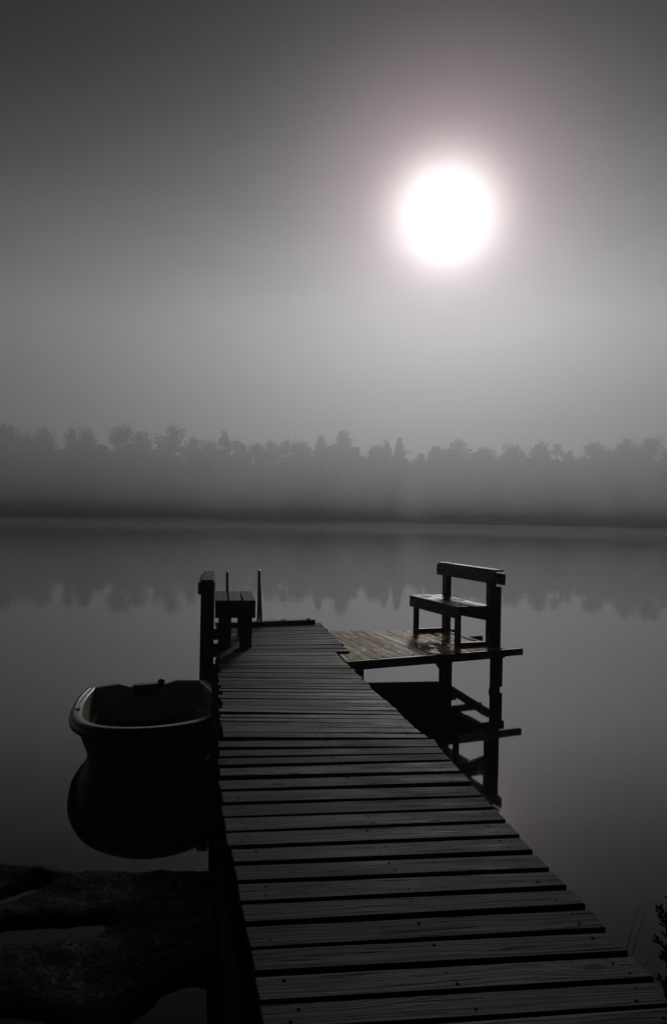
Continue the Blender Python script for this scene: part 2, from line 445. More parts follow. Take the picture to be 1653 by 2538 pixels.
nv = len(Y_)
verts = [(X_[i], Y_[j], Hh[i][j]) for i in range(len(X_)) for j in range(nv)]
faces = [(i * nv + j, (i + 1) * nv + j, (i + 1) * nv + j + 1, i * nv + j + 1) for i in range(len(X_) - 1) for j in range(nv - 1)]
me.from_pydata(verts, [], faces); me.materials.append(M_ROCK)
me.polygons.foreach_set('use_smooth', [True] * len(me.polygons))
o = bpy.data.objects.new('shore_rock', me); COL.objects.link(o); tag(o, kind='structure')

# ------------------------------------------------------------------ jetty
DECK = 0.62
jetty = thing('wooden_jetty', 'long weathered plank jetty running from the near shore out over the lake', 'jetty', (0.2, 2.5, 0))
# (left x, left y, right x, right y) of the gaps between the boards of the outer deck, as surveyed
LX = [(1614, 541.5), (1625, 543), (1662, 543.5), (1681, 544.7), (1701, 545), (1715, 546.7), (1729, 545.8), (1746, 547), (1772, 547.5), (1790, 548.6), (1803, 549), (1818, 547), (1837, 546.4)]
def lerp_tab(tab, y):
    if y <= tab[0][0]: return tab[0][1]
    for (a, xa), (b, xb) in zip(tab, tab[1:]):
        if y <= b: return xa + (xb - xa) * (y - a) / (b - a)
    return tab[-1][1]
gapsL = [228, 265, 298, 322, 345, 368, 390, 412, 433, 463, 485, 512, 540, 565, 597, 628, 660, 695, 728, 765, 805, 845, 888, 932, 978, 1028, 1085]
gapsR = [(130, 226), (160, 262), (187, 297), (215, 323), (243, 343), (270, 368), (296, 393), (320, 418), (345, 443), (372, 470), (400, 495), (430, 523), (462, 553), (490, 580), (520, 607), (560, 643), (600, 678), (640, 712), (680, 748), (716, 783), (756, 820), (800, 862), (848, 908), (895, 950), (950, 998), (1000, 1047), (1050, 1098)]
deck = MB(); deck.under = 2
def screw_pair(a, b, c, d):
    """two dark countersunk screws near each end of a board"""
    for s_ in (0.07, 0.50, 0.93):
        for w_ in (0.25, 0.75):
            if random.random() < 0.3: continue
            s2 = s_ + random.uniform(-0.02, 0.02); w_ += random.uniform(-0.06, 0.06)
            p = (a.lerp(b, s2)).lerp(d.lerp(c, s2), w_) + Vector((0, 0, 0.0012))
            r_ = random.uniform(0.003, 0.0065)
            deck.slot = 2; deck.face([p + Vector((r_ * math.cos(k * math.pi / 3), r_ * math.sin(k * math.pi / 3), 0)) for k in range(6)], [(0, 0)] * 6); deck.slot = 0
def board(fl, fr, nl, nr, thick=0.028, gap=0.006, scr=True, mbx=None, z=DECK, jit=True):
    """board between its far edge fl-fr and near edge nl-nr"""
    a, b, c, d = [Vector(p) for p in (nl, nr, fr, fl)]
    v = (d - a).normalized() * gap / 2; v2 = (c - b).normalized() * gap / 2
    a += v; d -= v; b += v2; c -= v2
    if jit:
        jl, jr = random.uniform(-0.016, 0.016), random.uniform(-0.016, 0.016)
        ax = (b - a).normalized()
        a += ax * jl; d += ax * jl; b += ax * jr; c += ax * jr
        tl = [random.gauss(0, 0.0028) for _ in range(4)]
        for p_, q in zip((a, b, c, d), tl): p_.z += q
    (mbx or deck).prism([a, b, c, d], thick)
    if scr: screw_pair(a, b, c, d)
lines = []
for gl, (rx, ry) in zip(gapsL, gapsR):
    yl = 1560 + gl / 4.079
    lines.append((at(lerp_tab(LX, yl), yl, DECK), at(800 + rx / 4.079, 1560 + ry / 4.079, DECK)))
for (fl, fr), (nl, nr) in zip(lines, lines[1:]):
    board(fl, fr, nl, nr, gap=random.choice([0.005, 0.008, 0.011, 0.016]))
# outermost boards, beyond the one that sticks out over the swim platform
e0 = (at(541.5, 1615.6, DECK), at(866, 1614.4, DECK)); e1 = (at(537, 1551, DECK), at(790, 1541.5, DECK))
nb = 16
cuts = [0.0]
for i in range(nb): cuts.append(cuts[-1] + random.uniform(0.85, 1.15))
cuts = [c / cuts[-1] for c in cuts]
for i in range(nb):
    q = [e0[k].lerp(e1[k], c) for c in (cuts[i], cuts[i + 1]) for k in (0, 1)]
    board(q[2], q[3], q[0], q[1], gap=random.choice([0.009, 0.013, 0.018]), jit=i > 0)
deck.build('deck', [W_DECK, M_IRON, W_BLACK], jetty)
# inner deck: wider boards with open gaps (top-left, bottom-left, top-right, bottom-right)
deck = MB(); deck.under = 2
z3 = lambda x, y: (500 + x / 5.167, 1830 + y / 5.167)
z4 = lambda x, y: (1000 + x / 5.167, 1800 + y / 5.167)
z5 = lambda x, y: (540 + x / 4.306, 2150 + y / 4.306)
z6 = lambda x, y: (1253 + x / 3.875, 2100 + y / 3.875)
near = [
 (z3(215, 35), z3(210, 110), z4(395, 165), z4(450, 255)),
 (z3(220, 152), z3(228, 230), z4(455, 266), z4(520, 340)),
 (z3(200, 260), z3(212, 340), z4(525, 352), z4(605, 425)),
 (z3(225, 385), z3(238, 478), z4(620, 450), z4(730, 571)),
 (z3(207, 542), z3(240, 655), z4(770, 603), z4(862, 708)),
 (z3(248, 682), z3(275, 818), z4(895, 765), z4(1005, 882)),
 (z3(242, 860), z3(275, 1003), z4(1020, 905), z4(1138, 1033)),
 (z3(285, 1022), z3(310, 1188), z4(1185, 1067), z4(1308, 1196)),
 (z3(302, 1212), z3(332, 1375), z4(1345, 1238), z4(1485, 1386)),
 (z3(370, 1420), z3(412, 1583), z4(1492, 1427), z6(258, 22)),
 (z3(412, 1632), z5(205, 138), z6(300, 68), z6(415, 195)),
 (z5(210, 178), z5(235, 360), z6(450, 232), z6(583, 362)),
 (z5(245, 395), z5(288, 580), z6(630, 408), z6(762, 540)),
 (z5(288, 635), z5(345, 853), z6(815, 598), z6(957, 768)),
 (z5(350, 878), z5(392, 1103), z6(985, 815), z6(1170, 993)),
 (z5(390, 1168), z5(440, 1420), z6(1220, 1045), z6(1418, 1243)),
 (z5(442, 1470), z5(490, 1730), z6(1440, 1290), z6(1610, 1500)),
]
last = None
for tl_, bl_, tr_, br_ in near:
    fl, nl, fr, nr = [at(*p, DECK) for p in (tl_, bl_, tr_, br_)]
    # boards are sawn straight: share one width
    board(fl, fr, nl, nr, thick=0.032, gap=0.0, jit=False)
    last = (fl, fr, nl, nr)
st_l = last[2] - last[0]; st_r = last[3] - last[1]
step = 0.165
dirn = Vector((0.17, -1, 0)).normalized()
p, q = last[2].copy(), last[3].copy()
for i in range(9):
    p2 = p + dirn * 0.022; q2 = q + dirn * 0.022
    p3 = p2 + dirn * 0.14; q3 = q2 + dirn * 0.14
    board(p2, q2, p3, q3, thick=0.032, gap=0.0, jit=True)
    p, q = p3, q3
d2 = deck.build('deck', [W_NEAR, M_IRON, W_BLACK], jetty); d2['label'] = 'nearer deck section of wide boards with open gaps'
# bearers under the boards
def mid(a, b, t): return a.lerp(b, t)
far_l, far_r = at(537, 1552, DECK), at(790, 1541.5, DECK)
jn_l, jn_r = at(546, 1836, DECK), at(1060, 1833, DECK)
nr_l, nr_r = p.copy(), q.copy()
dz = Vector((0, 0, -0.028 - 0.072))
for t in (0.06, 0.52, 0.93):
    br = MB(); br.beam(mid(far_l, far_r, t) + dz, mid(jn_l, jn_r, t) + dz, 0.06, 0.14); br.build('bearer', W_BEAM, jetty)
dz2 = Vector((0, 0, -0.032 - 0.082))
a_l, a_r = at(541, 1838, DECK), at(1085, 1843, DECK)
for t in (0.05, 0.5, 0.92):
    br = MB(); br.beam(mid(a_l, a_r, t) + dz2, mid(nr_l, nr_r, t) + dz2, 0.07, 0.16); br.build('bearer', W_BEAM, jetty)
# outboard side timbers along the left edge
sb = MB()
lo = Vector((-0.02, 0, -0.115))
sb.beam(at(541, 1840, DECK) + lo, nr_l + lo + Vector((-0.03, 0, 0)), 0.06, 0.14)
sb.build('side_timber', W_BLACK, jetty)
sb = MB()
lo = Vector((-0.032, 0, -0.08))
sb.beam(at(541.5, 1640, DECK) + lo, at(547, 1832, DECK) + lo, 0.05, 0.12)
sb.build('side_timber', W_BLACK, jetty)
# kerb timber across the outer end, with bolts
kb = MB()
kl, kr = at(537.5, 1555.5, DECK), at(781, 1546.5, DECK)
ax = (kr - kl).normalized(); nrmv = Vector((-ax.y, ax.x, 0))
kz = 0.05
kb.beam(kl + nrmv * 0.05 + Vector((0, 0, kz / 2 + 0.002)), kr + nrmv * 0.05 + Vector((0, 0, kz / 2 + 0.002)), 0.11, kz)
kerb = kb.build('end_timber', W_BENCH, jetty)
for t in (0.66, 0.695, 0.925, 0.955):
    c = kl.lerp(kr, t) + nrmv * (0.03 if t in (0.66, 0.925) else 0.07) + Vector((0, 0, kz + 0.003))
    bl = MB(); bl.tube([c, c + Vector((0, 0, 0.012))], 0.011, 6); bl.build('bolt', M_IRON, kerb)
# piles
def pile(name, x, y, top, w=0.11, bottom=-0.7, parent=None, mat=W_BEAM, rz=0.0):
    k = MB(); k.beam((x, y, bottom), (x, y, top), w, w, up=(math.sin(rz), math.cos(rz), 0)); return k.build(name, mat, parent)
for (px, py, t) in ((0.06, 0.15, 0), (0.9, 0.15, 0), (0.06, 0.62, 0), (0.9, 0.62, 0)):
    a = far_l.lerp(jn_l, py); b = far_r.lerp(jn_r, py); c = a.lerp(b, px)
    pile('pile', c.x, c.y, DECK - 0.11, parent=jetty, rz=0.3)
for (px, py) in ((0.02, 0.25), (0.92, 0.25), (0.0, 0.55), (0.92, 0.55)):
    a = a_l.lerp(nr_l, py); b = a_r.lerp(nr_r, py); c = a.lerp(b, px)
    pile('pile', c.x, c.y, DECK - 0.12, parent=jetty, rz=0.2)

# ------------------------------------------------------------------ swim platform
PL = 0.49
plat = thing('swim_platform', 'low brown plank swim platform with puddles standing beside the jetty', 'platform', (1.0, 8.6, 0))
frontx = [816.6, 843.5, 870.4, 897.3, 924.1, 950.1, 977, 1002, 1026.4, 1051.6, 1074.4, 1097, 1120, 1143, 1166, 1189, 1212, 1235, 1252]
backx = [728, 748, 768, 788, 808, 828.5, 847.8, 868.8, 891, 914, 937.5, 957, 977.8, 999.6, 1021, 1043, 1066, 1089, 1112]
def fronty(x): return 1638 + (x - 849) * (1605.5 - 1638) / (1270 - 849)
def backy(x): return 1564 + (x - 828) * (-0.5) / 284
F_ = [at(x, fronty(x), PL) for x in frontx]; B_ = [at(x, backy(x), PL) for x in backx]
db, gb = MB(), MB()
db.under = gb.under = 1
for i in range(len(F_) - 1):
    g = 0.0025
    a, b, c, d = F_[i], B_[i], B_[i + 1], F_[i + 1]
    v = (d - a).normalized() * g; v2 = (c - b).normalized() * g
    if i == len(F_) - 2: a = a.lerp(d, 0.36); b = b.lerp(c, 0.36)
    ext = (b - a).normalized() * random.uniform(-0.012, 0.02)
    jz = Vector((0, 0, random.gauss(0, 0.0008)))
    (gb if i == 9 else db).prism([a + v + jz, b + v2 + ext + jz, c - v2 + ext + jz, d - v + jz], 0.026, 0.002)
pd = db.build('deck', [W_PLAT, W_BLACK], plat)
pg = gb.build('grey_board', [W_GREY, W_BLACK], plat); pg['label'] = 'grey board among the brown ones'
fx = (F_[-1] - F_[2]).normalized(); fn = Vector((-fx.y, fx.x, 0))
fb = MB()
f0, f1 = F_[0] - fx * 0.05, at(1289, 1604.8, PL)
off = -fn * 0.024 + Vector((0, 0, -0.037 - 0.003))
fb.beam(f0 + off, f1 + off, 0.042, 0.074)
fb.build('front_beam', W_BENCH, plat)
# joists across the platform, ends standing out on the right
for (xa, ya, xb, yb) in ((800, 1590, 1258, 1622), (800, 1575, 1193, 1583), (800, 1566, 1131, 1566)):
    k = MB()
    A = at(xa, ya, PL) + Vector((0, 0, -0.03 - 0.05)); B = at(xb, yb, PL - 0.08)
    if xb > 1200:
        A = F_[2] + fn * 0.13 + Vector((0, 0, -0.085)); B = F_[2] + fn * 0.13 + fx * 2.02 + Vector((0, 0, -0.085))
    elif xb > 1150:
        A = F_[2] + fn * 0.85 + fx * 0.0 + Vector((0, 0, -0.07)); B = at(1193, 1583, PL - 0.07)
    else:
        A = B_[5] - fn * 0.12 + Vector((0, 0, -0.07)); B = at(1131, 1567, PL - 0.06)
    k.beam(A, B, 0.05, 0.09 if xb > 1200 else 0.07)
    k.build('joist', W_BEAM, plat)
k = MB(); k.beam(B_[0] + Vector((0.25, -0.06, -0.19)), B_[-1] + Vector((-0.03, -0.06, -0.19)), 0.05, 0.30); k.build('back_beam', W_BEAM, plat)
ra, rb = Vector((1.50, 9.62, 0.255)), Vector((1.87, 8.72, 0.360))
k = MB(); k.beam(ra, rb, 0.05, 0.09); k.build('stringer', W_BLACK, plat)
for t in (0.12, 0.55):
    c = ra.lerp(rb, t)
    k = MB(); k.beam(c - fx * 0.40 + Vector((0, 0, 0.075)), c + fx * 0.10 + Vector((0, 0, 0.075)), 0.10, 0.058); k.build('joist', W_BLACK, plat)
# posts
mp = at_depth(1104, 1640, 8.02)
pile('post', mp.x, mp.y, PL - 0.08, 0.118, parent=plat, rz=0.38)
k = MB()
k.prism([at_depth(1072, 1637, 7.93), at_depth(1104, 1633, 7.97), at_depth(1104, 1672, 7.97), at_depth(1090, 1662, 7.95)], 0.03, 0.002, down=(0.3, 0.9, 0))
k.build('brace', W_BEAM, plat)
rp = Vector((1.855, 8.37, 0))
pile('post', rp.x, rp.y, 1.17, 0.10, parent=plat, rz=0.38)
k = MB(); k.beam((rp.x + 0.062, rp.y + 0.035, 0.042), (rp.x + 0.062, rp.y + 0.035, 0.43), 0.05, 0.09, up=(0.37, 0.93, 0)); k.build('brace', W_BEAM, plat)
k = MB()
k.prism([(rp.x - 0.05, rp.y - 0.055, 0.14), (rp.x - 0.085, rp.y - 0.055, 0.0), (rp.x - 0.085, rp.y - 0.055, -0.2), (rp.x - 0.05, rp.y - 0.055, -0.2)], 0.09, 0.002, down=(0.3, 0.95, 0))
k.build('brace', W_BEAM, plat)
bp2 = at_depth(1113, 1570, 9.35)
pile('post', bp2.x - 0.05, bp2.y - 0.05, PL - 0.04, 0.10, parent=plat, rz=0.38)
pile('post', 0.35, 9.2, PL - 0.07, 0.10, parent=plat, rz=0.38)

# ------------------------------------------------------------------ bench on the swim platform
ANG = R(20.0)
def frame_bench(root, o0, es, ew, z0):
    return lambda s, w, z: o0 + es * s + ew * w + Vector((0, 0, z0 + z))
es = Vector((-math.sin(ANG), math.cos(ANG), 0)); ew = Vector((math.cos(ANG), math.sin(ANG), 0))
o0 = at(1131, 1605, PL); o0.z = 0
benchR = thing('bench', 'dark slatted bench with a backrest on the brown swim platform', 'bench', (o0.x, o0.y, PL), ANG)
P = frame_bench(benchR, o0, es, ew, PL)
LEN = 1.10
lg = 0.055
for s in (0.0, LEN - lg):                       # front legs, foot rails, back posts, side aprons
    k = MB(); k.beam(P(s + lg / 2, lg / 2, 0.0), P(s + lg / 2, lg / 2, 0.44), lg, lg, up=ew); k.build('leg', W_BENCH, benchR)
    k = MB(); k.beam(P(s + lg / 2, lg + 0.001, 0.026), P(s + lg / 2, 0.419, 0.026), lg - 0.004, 0.048); k.build('foot_rail', W_BENCH, benchR)
    k = MB(); k.beam(P(s + lg / 2 + 0.01, 0.46, 0.0), P(s + lg / 2 + 0.01, 0.46, 0.844), 0.095, 0.078, up=ew); k.build('back_post', W_BENCH, benchR)
    k = MB()
    k.prism([P(s + 0.008, lg + 0.001, 0.438), P(s + 0.008, 0.42, 0.438), P(s + 0.008, 0.42, 0.285), P(s + 0.008, lg + 0.001, 0.355)], 0.035, 0.002, down=es)
    k.build('apron', W_BENCH, benchR)
k = MB(); k.prism([P(-0.07, -0.027, 0.4645), P(LEN + 0.06, -0.027, 0.4645), P(LEN + 0.06, -0.027, 0.325), P(-0.07, -0.027, 0.325)], 0.026, 0.003, down=ew); k.build('front_board', W_BENCH, benchR)
k = MB()
for w0, w1 in ((0.0, 0.125), (0.140, 0.265), (0.280, 0.405)):
    k.prism([P(-0.065, w0, 0.466), P(LEN + 0.055, w0, 0.466), P(LEN + 0.055, w1, 0.466), P(-0.065, w1, 0.466)], 0.026, 0.003)
k.build('seat', W_BENCH, benchR)
k = MB()
k.prism([P(-0.13, 0.392, 0.852), P(LEN + 0.14, 0.392, 0.852), P(LEN + 0.14, 0.392, 0.716), P(-0.13, 0.392, 0.716)], 0.028, 0.003, down=ew)
k.prism([P(-0.145, 0.500, 0.832), P(LEN + 0.12, 0.500, 0.832), P(LEN + 0.12, 0.500, 0.704), P(-0.145, 0.500, 0.704)], 0.028, 0.003, down=ew)
k.prism([P(-0.12, 0.405, 0.876), P(LEN + 0.13, 0.405, 0.876), P(LEN + 0.13, 0.515, 0.876), P(-0.12, 0.515, 0.876)], 0.022, 0.003)
k.build('backrest', W_BENCH, benchR)

# ------------------------------------------------------------------ bench on the jetty, seen end-on
lo_ = at(542.5, 1606, DECK); ro_ = at(624, 1605, DECK)
ew2 = Vector((-1, -0.16, 0)).normalized(); es2 = Vector((-0.16, 1, 0)).normalized()
o1 = ro_.copy(); o1.z = 0
benchL = thing('bench', 'dark slatted bench seen end-on at the left edge of the jetty', 'bench', (o1.x, o1.y, DECK), 0.16)
Q = frame_bench(benchL, o1, es2, ew2, DECK)
for s in (0.0, 0.72):
    for w in (0.0, 0.205):
        k = MB(); k.beam(Q(s + 0.03, w + 0.06, 0.0), Q(s + 0.03, w + 0.06, 0.44), 0.12, 0.05, up=es2); k.build('leg', W_BEAM, benchL)
    k = MB(); k.beam(Q(s - 0.012 if s == 0 else s + 0.072, -0.03, 0.37), Q(s - 0.012 if s == 0 else s + 0.072, 0.365, 0.37), 0.03, 0.145); k.build('apron', W_BEAM, benchL)
k = MB()
for w0, w1 in ((-0.03, 0.09), (0.108, 0.228), (0.246, 0.366)):
    k.prism([Q(-0.03, w0, 0.471), Q(0.86, w0, 0.471), Q(0.86, w1, 0.471), Q(-0.03, w1, 0.471)], 0.026, 0.003)
k.build('seat', W_DRY, benchL)
# tall post and backrest standing off the edge
pb = at_depth(514, 1437, 7.12)
k = MB(); k.beam((pb.x, pb.y + 0.05, -0.7), (pb.x, pb.y + 0.05, pb.z - 0.028), 0.112, 0.09, up=(0.12, 1, 0)); k.build('back_post', W_BEAM, benchL)
k = MB(); k.beam((pb.x - 0.16, pb.y + 0.98, -0.7), (pb.x - 0.16, pb.y + 0.98, pb.z - 0.028), 0.075, 0.075, up=(0.12, 1, 0)); k.build('back_post', W_BEAM, benchL)
k = MB()
hd = Vector((-0.15, 1.0, 0)).normalized(); sd = Vector((1, 0.15, 0)).normalized()
c0 = Vector((pb.x, pb.y, pb.z))
k.beam(c0 + Vector((0, 0, -0.0125)) , c0 + hd * 1.07 + Vector((0, 0, -0.0125)), 0.112, 0.025)
k.beam(c0 - sd * 0.072 + hd * 0.005 + Vector((0, 0, -0.085)), c0 - sd * 0.072 + hd * 1.05 + Vector((0, 0, -0.085)), 0.028, 0.115)
k.beam(c0 + sd * 0.064 + hd * 0.095 + Vector((0, 0, -0.095)), c0 + sd * 0.064 + hd * 1.05 + Vector((0, 0, -0.095)), 0.014, 0.13)
k.build('backrest', W_DRY, benchL)
k = MB()
st = at_depth(530, 1612, 7.16)
k.beam((pb.x + 0.04, pb.y + 0.04, st.z), (pb.x + 0.125, pb.y + 0.055, st.z), 0.05, 0.125)
k.build('bracket', W_BEAM, benchL)
k = MB()
k.beam((pb.x - 0.1, pb.y + 0.98, st.z), (pb.x - 0.0, pb.y + 1.0, st.z), 0.05, 0.115)
k.build('bracket', W_BEAM, benchL)

# ------------------------------------------------------------------ swim ladder
lad = thing('swim_ladder', 'pair of curved metal swim ladder rails at the outer end of the jetty', 'ladder', (-1.05, 8.7, DECK))
kzt = DECK + kz
rails = []
for (bx, by, tx, ty) in ((566.5, 1546, 563.5, 1419), (647.5, 1543, 643, 1416)):
    b_ = at(bx, by, kzt); t0 = at_depth(tx, ty, b_.y)
    dirv = Vector((-0.12, 1, 0)).normalized()
    r_ = 0.075
    pts = [b_, b_.lerp(t0, 0.35) , Vector((t0.x, t0.y, t0.z - r_))]
    for i in range(1, 9):
        a = math.pi * i / 8
        pts.append(Vector((t0.x, t0.y, t0.z - r_)) + dirv * (r_ - r_ * math.cos(a)) + Vector((0, 0, r_ * math.sin(a))))
    e = pts[-1]
    pts += [Vector((e.x, e.y, 0.2)), Vector((e.x, e.y, -0.6))]
    k = MB(); k.tube(pts, 0.0155, 10); rl = k.build('rail', M_STEEL, lad, smooth=True)
    k = MB(); k.tube([b_ + Vector((0, 0, 0.001)), b_ + Vector((0, 0, 0.01))], 0.034, 12); k.build('foot_flange', M_STEEL, rl)
    rails.append(e)
for z in (0.38, 0.12, -0.14, -0.4):
    k = MB(); k.tube([Vector((rails[0].x, rails[0].y, z)), Vector((rails[1].x, rails[1].y, z))], 0.014, 8); k.build('rung', M_STEEL, lad, smooth=True)

# ------------------------------------------------------------------ dinghy
B_ANG = R(15.5)
stern = Vector((-1.668, 6.785, 0))
boat = thing('dinghy', 'small blunt-bowed dinghy with black rubber fender moored left of the jetty', 'boat', stern, B_ANG)
BL, BB = 1.71, 0.585
def outline(n=44):
    """(along from the stern, half-breadth), stern corner to bow tip"""
    pts = []
    for i in range(12):
        t = i / 12
        pts.append((0.61 * t, BB * (0.863 + 0.137 * math.sin(math.pi / 2 * t))))
    for i in range(n):
        a = math.pi / 2 * i / (n - 1)
        pts.append((0.61 + (BL - 0.61) * math.sin(a) ** (2 / 3.03), BB * max(0.0, math.cos(a))))
    return pts
OUT = outline()
def sheer(y): return 0.36 + 0.071 * max(0.0, (y - 0.45) / (BL - 0.45)) ** 1.6
FULL = [(-b, y) for y, b in OUT] + [(b, y) for y, b in OUT[-2::-1]]
heel = Matrix.Rotation(R(1.6), 4, 'Y')
BM = boat.matrix_world @ Matrix.Rotation(math.pi, 4, 'Z')   # bow toward the viewer
def bp_(x, y, z):
    w_ = BM @ Vector((x, y, z)); 
    w_.z += -0.013 * x / BB
    return w_
def level(lv):
    """ring of hull points; lv = (breadth scale, length scale, height share of sheer, absolute z)"""
    bs, ls, hs, za = lv
    r = []
    for x, y in FULL:
        yy = y if y < 0.4 else 0.4 + (y - 0.4) * ls
        r.append(bp_(x * bs, yy, sheer(y) * hs + za))
    return r
def loft(mbx, levels, flip=False, close=True):
    rings = [level(q) for q in levels]
    for A, B in zip(rings, rings[1:]):
        for i in range(len(A) - 1):
            f = [A[i], A[i + 1], B[i + 1], B[i]]
            mbx.face(f[::-1] if flip else f, [(0, 0)] * 4)
    return rings
OUTER = [(1.0, 1.0, 1.0, 0.0), (0.985, 0.99, 0.86, 0), (0.95, 0.965, 0.72, 0), (0.915, 0.94, 0.55, 0.0), (0.84, 0.885, 0.22, 0.0), (0.76, 0.84, 0.0, -0.03), (0.6, 0.75, 0.0, -0.09), (0.25, 0.55, 0, -0.12), (0.0, 0.5, 0, -0.125)]
INNER = [(0.905, 0.93, 1.0, 0.004), (0.885, 0.915, 0.86, 0), (0.86, 0.90, 0.66, 0), (0.82, 0.87, 0.45, 0), (0.74, 0.80, 0.0, 0.06), (0.55, 0.72, 0.0, 0.035), (0.25, 0.5, 0, 0.03), (0.0, 0.45, 0, 0.03)]
k = MB(); loft(k, OUTER); hull = k.build('hull', M_HULL, boat, smooth=True)
k = MB(); loft(k, INNER, True); k.build('inner_shell', M_INNER, boat, smooth=True)
k = MB(); loft(k, [(1.0, 1.0, 1.0, 0.0), (0.985, 0.99, 1.0, 0.014), (0.93, 0.95, 1.0, 0.016), (0.905, 0.93, 1.0, 0.004)], True)
gun = k.build('gunwale', M_GUNWALE, boat, smooth=True)
# rubber fender: D-section swept round the rim
k = MB()
fr_ = [bp_(x * 1.012, y * 1.006, sheer(y) - 0.035) for x, y in FULL]
k.tube(fr_, 0.034, 10)
fr2 = [bp_(x * 1.0, y * 1.0, sheer(y) + 0.002) for x, y in FULL]
k.tube(fr2, 0.023, 8)
k.build('fender', M_RUBBER, boat, smooth=True)
# transom with two raised shoulders and a motor cut-out
sec = []
for bs, ls, hs, za in OUTER:
    sec.append((BB * 0.863 * bs, sheer(0) * hs + za))
tops = [(0.488, 0.362), (0.425, 0.381), (0.25, 0.397), (0.15, 0.364), (-0.15, 0.366), (-0.255, 0.394), (-0.45, 0.378), (-0.488, 0.362)]
poly = [(x, z) for x, z in tops] + [(-b, z) for b, z in sec[1:]] + [(b, z) for b, z in sec[-2:0:-1]]
k = MB()
A = [bp_(x, -0.002, z) for x, z in poly]; Bq = [bp_(x, 0.045, z) for x, z in poly]
k.face(A, [(0, 0)] * len(A)); k.face(Bq[::-1], [(0, 0)] * len(A))
for i in range(len(A)):
    j = (i + 1) % len(A)
    k.face([A[j], A[i], Bq[i], Bq[j]], [(0, 0)] * 4)
tr = k.build('transom', M_INNER, boat)
k = MB()
k.prism([bp_(0.13, 0.05, 0.378), bp_(-0.10, 0.05, 0.378), bp_(-0.10, 0.05, 0.275), bp_(0.13, 0.05, 0.275)], 0.075, 0.004, down=(BM.to_3x3() @ Vector((0, -1, 0))))
k.build('motor_pad', M_RUBBER, tr)
k = MB()
c = bp_(-0.115, 0.045, 0.395)
k.tube([c + Vector((0, 0, -0.05)), c + Vector((0, 0, -0.02)), c, c + Vector((0, 0, 0.018)), c + Vector((0, 0, 0.026))], [0.022, 0.024, 0.036, 0.028, 0.01], 10)
k.tube([c + Vector((-0.03, -0.02, -0.02)), c + Vector((-0.075, -0.02, -0.035))], 0.012, 8)
k.build('clamp', M_RUBBER, tr, smooth=True)
# side ledges, rowlock sockets, bottom boards, a coil of rope
for sg in (-1, 1):
    k = MB()
    line = []
    for y, b in OUT[2:40]:
        yy = y if y < 0.4 else 0.4 + (y - 0.4) * 0.875
        line.append((yy, b * 0.815))
    for (y0, b0), (y1, b1) in zip(line, line[1:]):
        z0_, z1_ = sheer(y0) * 0.52, sheer(y1) * 0.52
        f = [bp_(sg * b0 * 1.03, y0, z0_), bp_(sg * b1 * 1.03, y1, z1_), bp_(sg * (b1 - 0.035), y1, z1_), bp_(sg * (b0 - 0.035), y0, z0_)]
        g_ = [q - Vector((0, 0, 0.02)) for q in f]
        k.face(f, [(0, 0)] * 4); k.face([f[3], f[2], g_[2], g_[3]], [(0, 0)] * 4); k.face(g_[::-1], [(0, 0)] * 4)
    k.build('side_ledge', M_GUNWALE, boat)
    k = MB()
    yr = 0.80
    c = bp_(sg * BB * 0.965, yr, sheer(yr) + 0.014)
    k.tube([c, c + Vector((0, 0, 0.012)), c + Vector((0, 0, 0.013))], [0.026, 0.024, 0.01], 12)
    k.build('rowlock_socket', M_RUBBER, boat)
    k = MB()
    sdv = (BM.to_3x3() @ Vector((1, 0, 0))) * -sg
    k.prism([bp_(sg * BB * 0.86, yr - 0.05, sheer(yr) * 0.62), bp_(sg * BB * 0.86, yr + 0.05, sheer(yr) * 0.62), bp_(sg * BB * 0.82, yr + 0.05, sheer(yr) * 0.40), bp_(sg * BB * 0.82, yr - 0.05, sheer(yr) * 0.40)], 0.02, 0.002, down=-sdv)
    k.build('rowlock_block', M_RUBBER, boat)
k = MB()
for i in range(5):
    x0 = -0.26 + i * 0.108
    k.prism([bp_(x0, 0.12, 0.075), bp_(x0, 1.15, 0.075), bp_(x0 + 0.095, 1.15, 0.075), bp_(x0 + 0.095, 0.12, 0.075)], 0.014, 0.002)
k.build('bottom_boards', W_BEAM, boat)
# hitch rope round the bow
k = MB()
pts = []
for i in range(60):
    a = i * 0.42
    r_ = 0.075 + 0.03 * math.sin(i * 0.37)
    c = bp_(-0.05, 1.12, 0.10)
    pts.append(c + Vector((r_ * math.cos(a) * 1.3, r_ * math.sin(a), 0.0 + 0.0016 * i)))
k.tube(pts, 0.008, 6)
tag(k.build('coiled_rope', M_ROPE, smooth=True), 'dark coil of rope lying in the bottom of the dinghy', 'rope')

# ------------------------------------------------------------------ mooring chain
ch = MB()
c0 = at_depth(542, 1646, 6.75); 
pts = [Vector((c0.x - 0.01, c0.y, DECK - 0.03))]
end = bp_(-0.50 if bp_(-0.5, 1, 0).x > bp_(0.5, 1, 0).x else 0.50, 0.95, 0.36)
for i in range(1, 25):
    t = i / 24
    p_ = pts[0].lerp(end, t); p_.z -= 0.30 * math.sin(math.pi * t)
    pts.append(p_)
for i in range(24):
    a, b = pts[i], pts[i + 1]
    cen = (a + b) / 2; ax = (b - a).normalized(); sd = ax.cross(Vector((0, 0, 1))).normalized()
    if i % 2: sd = ax.cross(sd).normalized()
    hl = (b - a).length * 0.72
    ch.tube([cen + ax * hl * math.cos(q) + sd * 0.013 * math.sin(q) for q in [2 * math.pi * j / 10 for j in range(10)]], 0.0055, 6, closed=True)
ring = [Vector((c0.x - 0.012, c0.y - 0.02, DECK - 0.02)) + Vector((0.006 * math.cos(q), 0.03 * math.cos(q), 0.035 * math.sin(q))) for q in [2 * math.pi * j / 14 for j in range(14)]]
